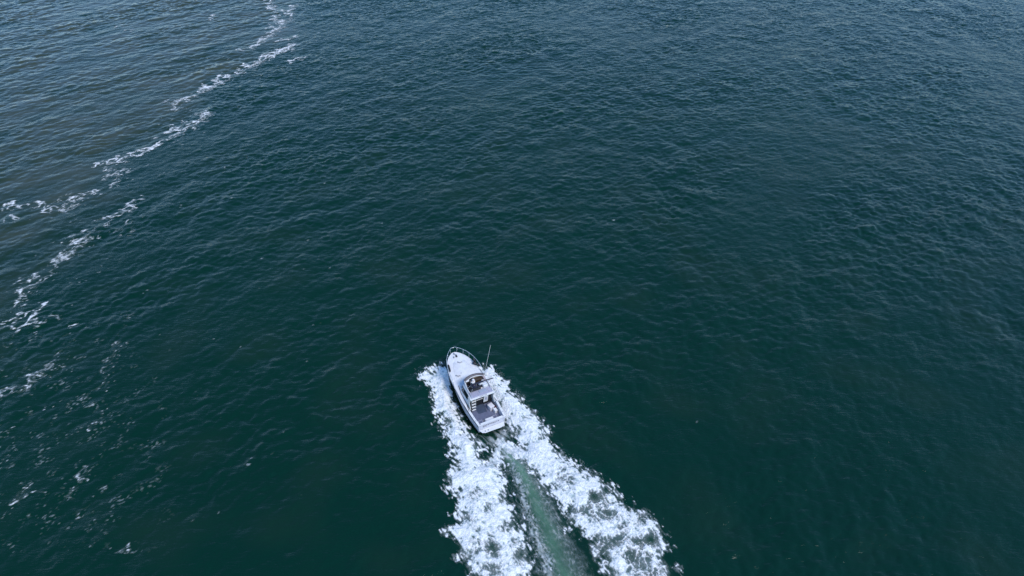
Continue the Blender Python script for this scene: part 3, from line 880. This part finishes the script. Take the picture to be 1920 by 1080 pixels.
# side and front coaming of the bridge: a U with thickness
half = [(3.35, 1.40), (4.2, 1.36), (4.75, 1.30), (5.0, 1.18), (5.18, 0.82), (5.30, 0.4), (5.34, 0.0)]
uo = half + [(x, -y) for x, y in half[::-1][1:]]
def inset(pts, d):
    o_ = []
    for i, p in enumerate(pts):
        a_, b_ = Vector(pts[max(i - 1, 0)]), Vector(pts[min(i + 1, len(pts) - 1)])
        t_ = (b_ - a_).normalized(); n2_ = Vector((t_.y, -t_.x))
        if n2_.dot(Vector((4.2, 0)) - Vector(p)) < 0: n2_ = -n2_
        q = Vector(p) + n2_ * d; o_.append((q.x, q.y))
    return o_
ui = inset(uo, 0.09)
def czt(x): return 3.12 + 0.36 * sstep(3.3, 4.9, np.array(x)).item()
bm = bmesh.new()
strip(bm, [[(x, y, 2.82) for x, y in uo], [(x * 0.998, y * 0.985, czt(x)) for x, y in uo], [(x, y, czt(x)) for x, y in ui], [(x, y, 2.82) for x, y in ui]])
fc = obj('flybridge_coaming', bm, M_white, boat, True); fc.data.set_sharp_from_angle(angle=R(40))
# taupe screen band over the front of the coaming with dark beads
fr = [p for p in uo if p[0] > 4.6]; fi = inset(uo, 0.27); fi = [q for p, q in zip(uo, fi) if p[0] > 4.6]; fe = [q for p, q in zip(uo, inset(uo, -0.06)) if p[0] > 4.6]
bm = bmesh.new()
strip(bm, [[(x, y, 3.50) for x, y in fe], [(x, y, 3.60) for x, y in fr], [(x, y, 3.62) for x, y in fi], [(x, y, 3.55) for x, y in fi]])
bd = obj('screen_band', bm, M_taupe, boat, True)
for ring, zz in ((fe, 3.515), (inset(uo, 0.12), 3.625), (fi, 3.60)):
    rp_ = [q for p, q in zip(uo, ring) if p[0] > 4.6] if len(ring) == len(uo) else ring
    bm = bmesh.new(); tube(bm, [(x, y, zz) for x, y in rp_], 0.026, 6); obj('bead', bm, M_tauped, bd, True)
# inner light lip
bm = bmesh.new(); tube(bm, [(x, y, 3.53) for x, y in [q for p, q in zip(uo, inset(uo, 0.34)) if p[0] > 4.6]], 0.05, 6); obj('inner_lip', bm, M_white, boat, True)
# brown dash under the band, beige liner to starboard, helm console to port
bm = bmesh.new(); box(bm, 4.55, 4.98, -0.98, 0.1, 2.9, 3.30, 0.03); obj('dashboard', bm, M_brown, boat)
bm = bmesh.new(); box(bm, 4.25, 4.86, -1.24, -1.02, 2.83, 3.40, 0.03); obj('side_liner', bm, M_pink, boat)
bm = bmesh.new(); prism(bm, [(4.62, 0.12), (4.98, 0.12), (4.92, 0.95), (4.62, 0.95)], 2.82, 3.42, 0.03); cs = obj('helm_console', bm, M_black, boat)
bm = bmesh.new(); box(bm, 4.60, 4.78, 0.75, 1.16, 3.42, 3.60, 0.03); obj('instrument_pod', bm, M_white, boat)
bm = bmesh.new()
tube(bm, [(4.50 + 0.05 * math.sin(a), 0.5 + 0.19 * math.cos(a), 3.34 + 0.19 * math.sin(a)) for a in np.linspace(0, 2 * PI, 17)], 0.02, 6)
tube(bm, [(4.5, 0.31, 3.34), (4.5, 0.69, 3.34)], 0.014, 6); tube(bm, [(4.62, 0.5, 3.34), (4.5, 0.5, 3.34)], 0.03, 6)
obj('steering_wheel', bm, M_steel, boat, True)
bm = bmesh.new(); prism(bm, [(3.72, -1.18), (4.75, -1.12), (4.95, -0.8), (4.95, 0.8), (4.75, 1.12), (3.72, 1.18)], 2.823, 2.835); obj('bridge_mat', bm, M_tauped, boat)
# seats
def seat(x, y, m, name='helm_seat'):
    bm = bmesh.new(); tube(bm, [(x, y, 2.82), (x, y, 3.14)], 0.06, 8); e_ = obj(name, bm, M_steel, boat)
    bm = bmesh.new(); box(bm, x - 0.22, x + 0.24, y - 0.24, y + 0.24, 3.14, 3.26, 0.04); obj('cushion', bm, m, e_, True)
    bm = bmesh.new(); box(bm, x - 0.30, x - 0.20, y - 0.23, y + 0.23, 3.24, 3.62, 0.04); obj('backrest', bm, m, e_, True)
seat(4.05, 0.48, M_white); seat(4.05, -0.38, M_white)
bm = bmesh.new(); box(bm, 3.86, 4.5, -1.16, -0.72, 2.83, 3.16, 0.05); obj('bench_seat', bm, M_white, boat, True)
bm = bmesh.new(); box(bm, 3.42, 3.98, -1.10, -0.52, 2.83, 3.34, 0.10); bx_ = obj('white_locker', bm, M_white, boat, True)
bm = bmesh.new(); box(bm, 3.45, 3.75, -0.2, 1.1, 2.83, 3.22, 0.04); obj('aft_bench', bm, M_ins, boat)
# folded canvas bars across the bridge on steel legs
bm = bmesh.new(); tube(bm, [(3.40, 1.26, 4.24), (3.40, 0.2, 4.27), (3.38, -0.6, 4.26), (3.34, -1.62, 4.24)], 0.055, 8); b1 = obj('folded_bimini', bm, M_navy, boat, True)
bm = bmesh.new(); tube(bm, [(3.40, 1.1, 4.22), (3.40, 0.5, 4.24), (3.38, -0.35, 4.23)], 0.10, 8); obj('canvas_roll', bm, M_navy, b1, True)
bm = bmesh.new(); tube(bm, [(2.98, 1.18, 4.12), (2.98, 0.5, 4.14), (2.98, -0.02, 4.12)], 0.06, 8); obj('canvas_bar', bm, M_navy, boat, True)
for s in (1, -1):
    bm = bmesh.new(); tube(bm, [(3.9, s * 1.38, 3.2), (3.38, s * 1.20, 4.22)], 0.02, 6); tube(bm, [(2.95, s * 1.36, 2.85), (3.0, s * 1.14, 4.12), (3.38, s * 1.2, 4.22)], 0.02, 6)
    obj('bimini_leg', bm, M_steel, boat, True)
bm = bmesh.new(); tube(bm, [(2.98, 1.14, 4.12), (2.98, -1.14, 4.12)], 0.02, 6); obj('bimini_crossbar', bm, M_steel, boat, True)
# bridge aft rail
bm = bmesh.new(); tube(bm, [(3.3, 1.42, 3.12), (2.62, 1.42, 3.16), (2.55, 1.3, 3.16)], 0.018, 6); tube(bm, [(2.62, 1.42, 2.82), (2.62, 1.42, 3.16)], 0.018, 6)
obj('bridge_rail', bm, M_steel, boat, True)
bm = bmesh.new(); tube(bm, [(3.3, -1.42, 3.12), (2.62, -1.38, 3.16), (2.55, -1.25, 3.16)], 0.018, 6); tube(bm, [(2.62, -1.38, 2.82), (2.62, -1.38, 3.16)], 0.018, 6)
obj('bridge_rail', bm, M_steel, boat, True)
# ladder
bm = bmesh.new()
tube(bm, [(2.58, 1.22, FZ), (2.92, 1.22, 2.7)], 0.028, 6); lad = obj('ladder', bm, M_steel, boat, True)
bm = bmesh.new(); tube(bm, [(2.58, 0.72, FZ), (2.92, 0.72, 2.7)], 0.028, 6); obj('ladder_rail', bm, M_steel, lad, True)
for k in range(5):
    t_ = (k + 0.7) / 5.4
    xk, zk_ = 2.58 + 0.34 * t_, FZ + (2.7 - FZ) * t_
    bm = bmesh.new(); box(bm, xk - 0.10, xk + 0.06, 0.72, 1.22, zk_ - 0.02, zk_ + 0.02, 0.008); obj('rung', bm, M_white, lad)
# bow rail with stanchions
rp0 = [(5.9, 1.97, 1.75), (6.15, 1.99, 2.42), (7.2, 1.96, 2.66), (8.2, 1.82, 2.78), (9.0, 1.57, 2.87), (9.7, 1.16, 2.95), (10.2, 0.72, 3.0), (10.6, 0.25, 3.02)]
sp = [np.interp(np.linspace(0, 7, 29), range(8), [p[i] for p in rp0]) for i in range(3)]
pp = list(zip(*sp))
pp = [pp[0]] + [tuple(np.mean([pp[i - 1], pp[i], pp[i + 1]], 0)) for i in range(1, len(pp) - 1)] + [pp[-1]]
bm = bmesh.new(); tube(bm, pp + [(10.62, 0, 2.96)] + [(x, -y, z) for x, y, z in pp[::-1]], 0.026, 6)
br = obj('bow_rail', bm, M_steel, boat, True)
for s in (1, -1):
    for (x, f) in ((7.2, 0), (8.2, 0), (9.0, 0), (9.7, 0), (10.25, 0)):
        rx = x + 0.15
        ry, rz = float(np.interp(rx, [p[0] for p in pp], [p[1] for p in pp])), float(np.interp(rx, [p[0] for p in pp], [p[2] for p in pp]))
        bm = bmesh.new(); tube(bm, [(x, s * (hb(x) - 0.06), zs(x) + 0.03), (rx, s * ry, rz)], 0.017, 6); obj('stanchion', bm, M_steel, br, True)
# antennas
for (b_, t_) in (((5.35, -1.62, 2.75), (5.62, -2.22, 7.2)), ((5.2, 1.48, 2.9), (5.62, 1.42, 6.5))):
    bm = bmesh.new(); tube(bm, [b_, tuple(np.add(b_, np.subtract(t_, b_) * 0.3)), t_], 0.02, 6, 0.010); an_ = obj('antenna', bm, M_antenna, boat, True)
    bm = bmesh.new(); c_ = np.add(b_, np.subtract(t_, b_) * (0.32 if b_[1] < 0 else 0.42)); ball(bm, tuple(c_), 0.05, (1, 1, 1.6)); obj('ferrule', bm, M_grey, an_, True)
# dark strips standing in for shade in the bridge gap; below, house joint
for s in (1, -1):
    bm = bmesh.new(); tube(bm, [(3.22, s * 1.36, 2.67), (4.9, s * 1.33, 2.67), (5.2, s * 1.1, 2.67)], 0.035, 6); obj('bridge_gap_shade', bm, M_tauped, boat, True)
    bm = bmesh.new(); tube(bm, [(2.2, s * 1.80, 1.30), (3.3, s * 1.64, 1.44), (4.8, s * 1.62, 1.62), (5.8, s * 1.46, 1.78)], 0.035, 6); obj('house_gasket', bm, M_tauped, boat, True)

# ------------------------------------------------------------------ things carried on the boat
def on_boat(name, x, y, z, rz=0):
    o = empty(name)
    o.matrix_world = Matrix.Translation(BO + BM @ Vector((x, y, z))) @ (BM @ Matrix.Rotation(rz, 3, 'Z')).to_4x4()
    return o
c = on_boat('cooler', 2.14, -0.98, FZ, R(12))
tag(c, 'large pinkish white chest cooler standing on the cockpit floor near the starboard door', 'cooler')
bm = bmesh.new(); prism(bm, [(-0.30, -0.26), (0.30, -0.26), (0.30, 0.30), (-0.30, 0.30)], 0.0, 0.58, 0.04); obj('body', bm, M_cool, c, True).data.set_sharp_from_angle(angle=R(40))
bm = bmesh.new(); prism(bm, [(-0.33, -0.29), (0.33, -0.29), (0.33, 0.33), (-0.33, 0.33)], 0.585, 0.70, 0.035); obj('lid', bm, M_cool, c, True).data.set_sharp_from_angle(angle=R(40))
bm = bmesh.new(); box(bm, -0.35, -0.332, -0.04, 0.08, 0.50, 0.63, 0.005); obj('latch', bm, M_grey, c)
c = on_boat('storage_box', 1.55, -1.25, FZ, R(4))
tag(c, 'small plain white box against the starboard side of the cockpit', 'box')
bm = bmesh.new(); box(bm, -0.22, 0.22, -0.17, 0.17, 0.0, 0.40, 0.03); obj('body', bm, M_white, c)
bm = bmesh.new(); box(bm, -0.235, 0.235, -0.185, 0.185, 0.403, 0.47, 0.02); obj('lid', bm, M_white, c)
c = on_boat('fuel_can', 1.98, -1.46, FZ)
tag(c, 'dark red can behind the chest cooler at the starboard coaming', 'can')
bm = bmesh.new(); box(bm, -0.16, 0.16, -0.08, 0.08, 0.0, 0.42, 0.03); obj('body', bm, M_red, c)
bm = bmesh.new(); tube(bm, [(-0.1, 0, 0.41), (-0.08, 0, 0.5), (0.06, 0, 0.5), (0.08, 0, 0.41)], 0.018, 6); obj('handle', bm, M_red, c)
bm = bmesh.new(); tube(bm, [(0.12, 0, 0.41), (0.12, 0, 0.47)], 0.03, 8); obj('cap', bm, M_black, c)

def fender(x, y, z, rz, tilt, lab, ln=0.7, r_=0.13):
    c = on_boat('fender', x, y, z, rz)
    c.rotation_mode = 'XYZ'
    tag(c, lab, 'fender', 'black fenders on the bow rail')
    bm = bmesh.new()
    a = Vector((math.cos(tilt), 0, math.sin(tilt)))
    prof = [(-0.5, 0.25), (-0.46, 0.7), (-0.36, 1), (0.36, 1), (0.46, 0.7), (0.5, 0.25)]
    rings = []
    for t_, q in prof:
        rings.append([tuple(a * ln * t_ + (Vector((0, 1, 0)) * math.cos(k * PI / 5) + a.cross(Vector((0, 1, 0))) * math.sin(k * PI / 5)) * r_ * q) for k in range(10)])
    V2 = strip(bm, rings, True); bm.faces.new(V2[0]); bm.faces.new(V2[-1][::-1])
    obj('body', bm, M_black, c, True)
    bm = bmesh.new(); e0 = a * ln * 0.5; tube(bm, [tuple(e0), tuple(e0 + a * 0.1 + Vector((0, 0, 0.12))), tuple(e0 + Vector((0, 0, 0.3)))], 0.014, 5); obj('rope', bm, M_tauped, c)
fender(8.35, 1.50, 2.24, R(-12), R(4), 'black fender lying along the port deck edge', 1.1, 0.13)
fender(8.05, -1.70, 2.42, R(28), R(70), 'black fender hung highest on the starboard bow rail', 0.75, 0.15)
fender(7.78, -1.62, 2.28, R(50), R(20), 'black fender slumped on deck under the starboard bow rail', 0.6, 0.15)
fender(7.35, -1.90, 2.40, R(20), R(75), 'small black fender aftmost on the starboard bow rail', 0.45, 0.10)

# ------------------------------------------------------------------ people on the flybridge
def person(x, y, z, rz, lab, shirt, cap_m, lean=0.1, reach=0.3, spread=0.16, turn=0.0):
    root = on_boat('person', x, y, z, rz)
    tag(root, lab, 'person', 'people on the flybridge')
    vs, ed, rad = [], [], []
    def v(p, r_, parent=None):
        vs.append(p); rad.append(r_)
        if parent is not None: ed.append((parent, len(vs) - 1))
        return len(vs) - 1
    pel = v((0, 0, 0.10), 0.15)
    bel = v((lean * 0.3, 0, 0.27), 0.145, pel)
    ch = v((lean * 0.7, 0, 0.46), 0.155, bel)
    nb_ = v((lean, 0, 0.585), 0.085, ch)
    nk = v((lean + 0.015, 0, 0.655), 0.058, nb_)
    hd = v((lean + 0.035, 0, 0.76), 0.095, nk)
    v((lean + 0.03, 0, 0.85), 0.08, hd)
    for s in (1, -1):
        sh = v((lean * 0.9, s * 0.19, 0.53), 0.068, ch)
        el = v((lean * 0.9 + 0.12, s * (0.25), 0.30), 0.048, sh)
        wr = v((lean * 0.9 + 0.12 + reach, s * spread, 0.34), 0.032, el)
        pm = v((lean * 0.9 + 0.20 + reach, s * (spread - 0.01), 0.35), 0.035, wr)
        hp = v((0.10, s * 0.10, 0.09), 0.098, pel)
        kn = v((0.46, s * 0.13, 0.10), 0.068, hp)
        an = v((0.50, s * 0.13, -0.30), 0.045, kn)
        v((0.66, s * 0.14, -0.36), 0.040, an)
    me = bpy.data.meshes.new('body')
    me.from_pydata(vs, ed, [])
    o = bpy.data.objects.new('body', me); COL.objects.link(o)
    md = o.modifiers.new('skin', 'SKIN'); md.use_smooth_shade = True
    sv = me.skin_vertices[0].data
    for i, r_ in enumerate(rad): sv[i].radius = (r_, r_)
    sv[0].use_root = True
    o.modifiers.new('sub', 'SUBSURF').levels = 1
    dg = bpy.context.evaluated_depsgraph_get()
    m2 = bpy.data.meshes.new_from_object(o.evaluated_get(dg))
    bpy.data.objects.remove(o)
    # fingers: four and a thumb on each hand, curled forward
    bm = bmesh.new(); bm.from_mesh(m2)
    for s in (1, -1):
        c_ = Vector((lean * 0.9 + 0.22 + reach, s * (spread - 0.01), 0.35))
        for k, ln in enumerate((0.070, 0.078, 0.072, 0.056)):
            yk = s * (0.028 - k * 0.019)
            p0 = c_ + Vector((-0.01, yk, 0)); p1 = c_ + Vector((ln * 0.55, yk, 0.008)); p2 = c_ + Vector((ln, yk, -0.022))
            tube(bm, [p0, p1, p2], 0.009, 6, 0.007)
        tube(bm, [c_ + Vector((-0.04, -s * 0.02, 0)), c_ + Vector((-0.005, -s * 0.055, 0.0)), c_ + Vector((0.025, -s * 0.06, -0.012))], 0.010, 6, 0.008)
    # nose, ears
    ball(bm, (lean + 0.135, 0, 0.755), 0.016, (1, 0.8, 1.2), 6, 5)
    for s in (1, -1): ball(bm, (lean + 0.03, s * 0.092, 0.76), 0.022, (0.7, 0.4, 1.2), 6, 5)
    for f in bm.faces: f.smooth = True
    bm.to_mesh(m2); bm.free()
    m2.materials.clear(); m2.materials.append(M_skin); m2.materials.append(shirt); m2.materials.append(M_short)
    for f in m2.polygons:
        x_, y_, z_ = f.center
        leg = z_ < 0.2 and (x_ > 0.12 or z_ < 0.13)
        if leg and x_ < 0.50 and z_ > 0.0: f.material_index = 2
        elif z_ < 0.60 and x_ < lean * 0.9 + 0.15 and not leg: f.material_index = 1
    b_ = bpy.data.objects.new('body', m2); COL.objects.link(b_); b_.parent = root
    bm = bmesh.new()
    rings = []
    for zz, rr in ((0.79, 0.112), (0.84, 0.115), (0.885, 0.095), (0.915, 0.05)):
        rings.append([(lean + 0.03 + rr * math.cos(k * PI / 6), rr * 0.92 * math.sin(k * PI / 6), zz) for k in range(12)])
    V2 = strip(bm, rings, True); bm.faces.new(V2[-1])
    brim = [(lean + 0.03 + 0.17 * math.cos(k * PI / 6), 0.155 * math.sin(k * PI / 6), 0.785) for k in range(12)]
    V3 = strip(bm, [brim, rings[0]], True)
    obj('hat', bm, cap_m, root, True)
person(4.05, 0.48, 3.22, 0, 'person in a white shirt and white hat steering at the port helm seat', M_shirt, M_shirt, 0.12, 0.22, 0.15)
person(3.55, 0.62, 3.20, 0, 'person in dark navy clothes and cream hat sitting on the aft bench', M_cloth, M_cap, 0.05, 0.12, 0.12)
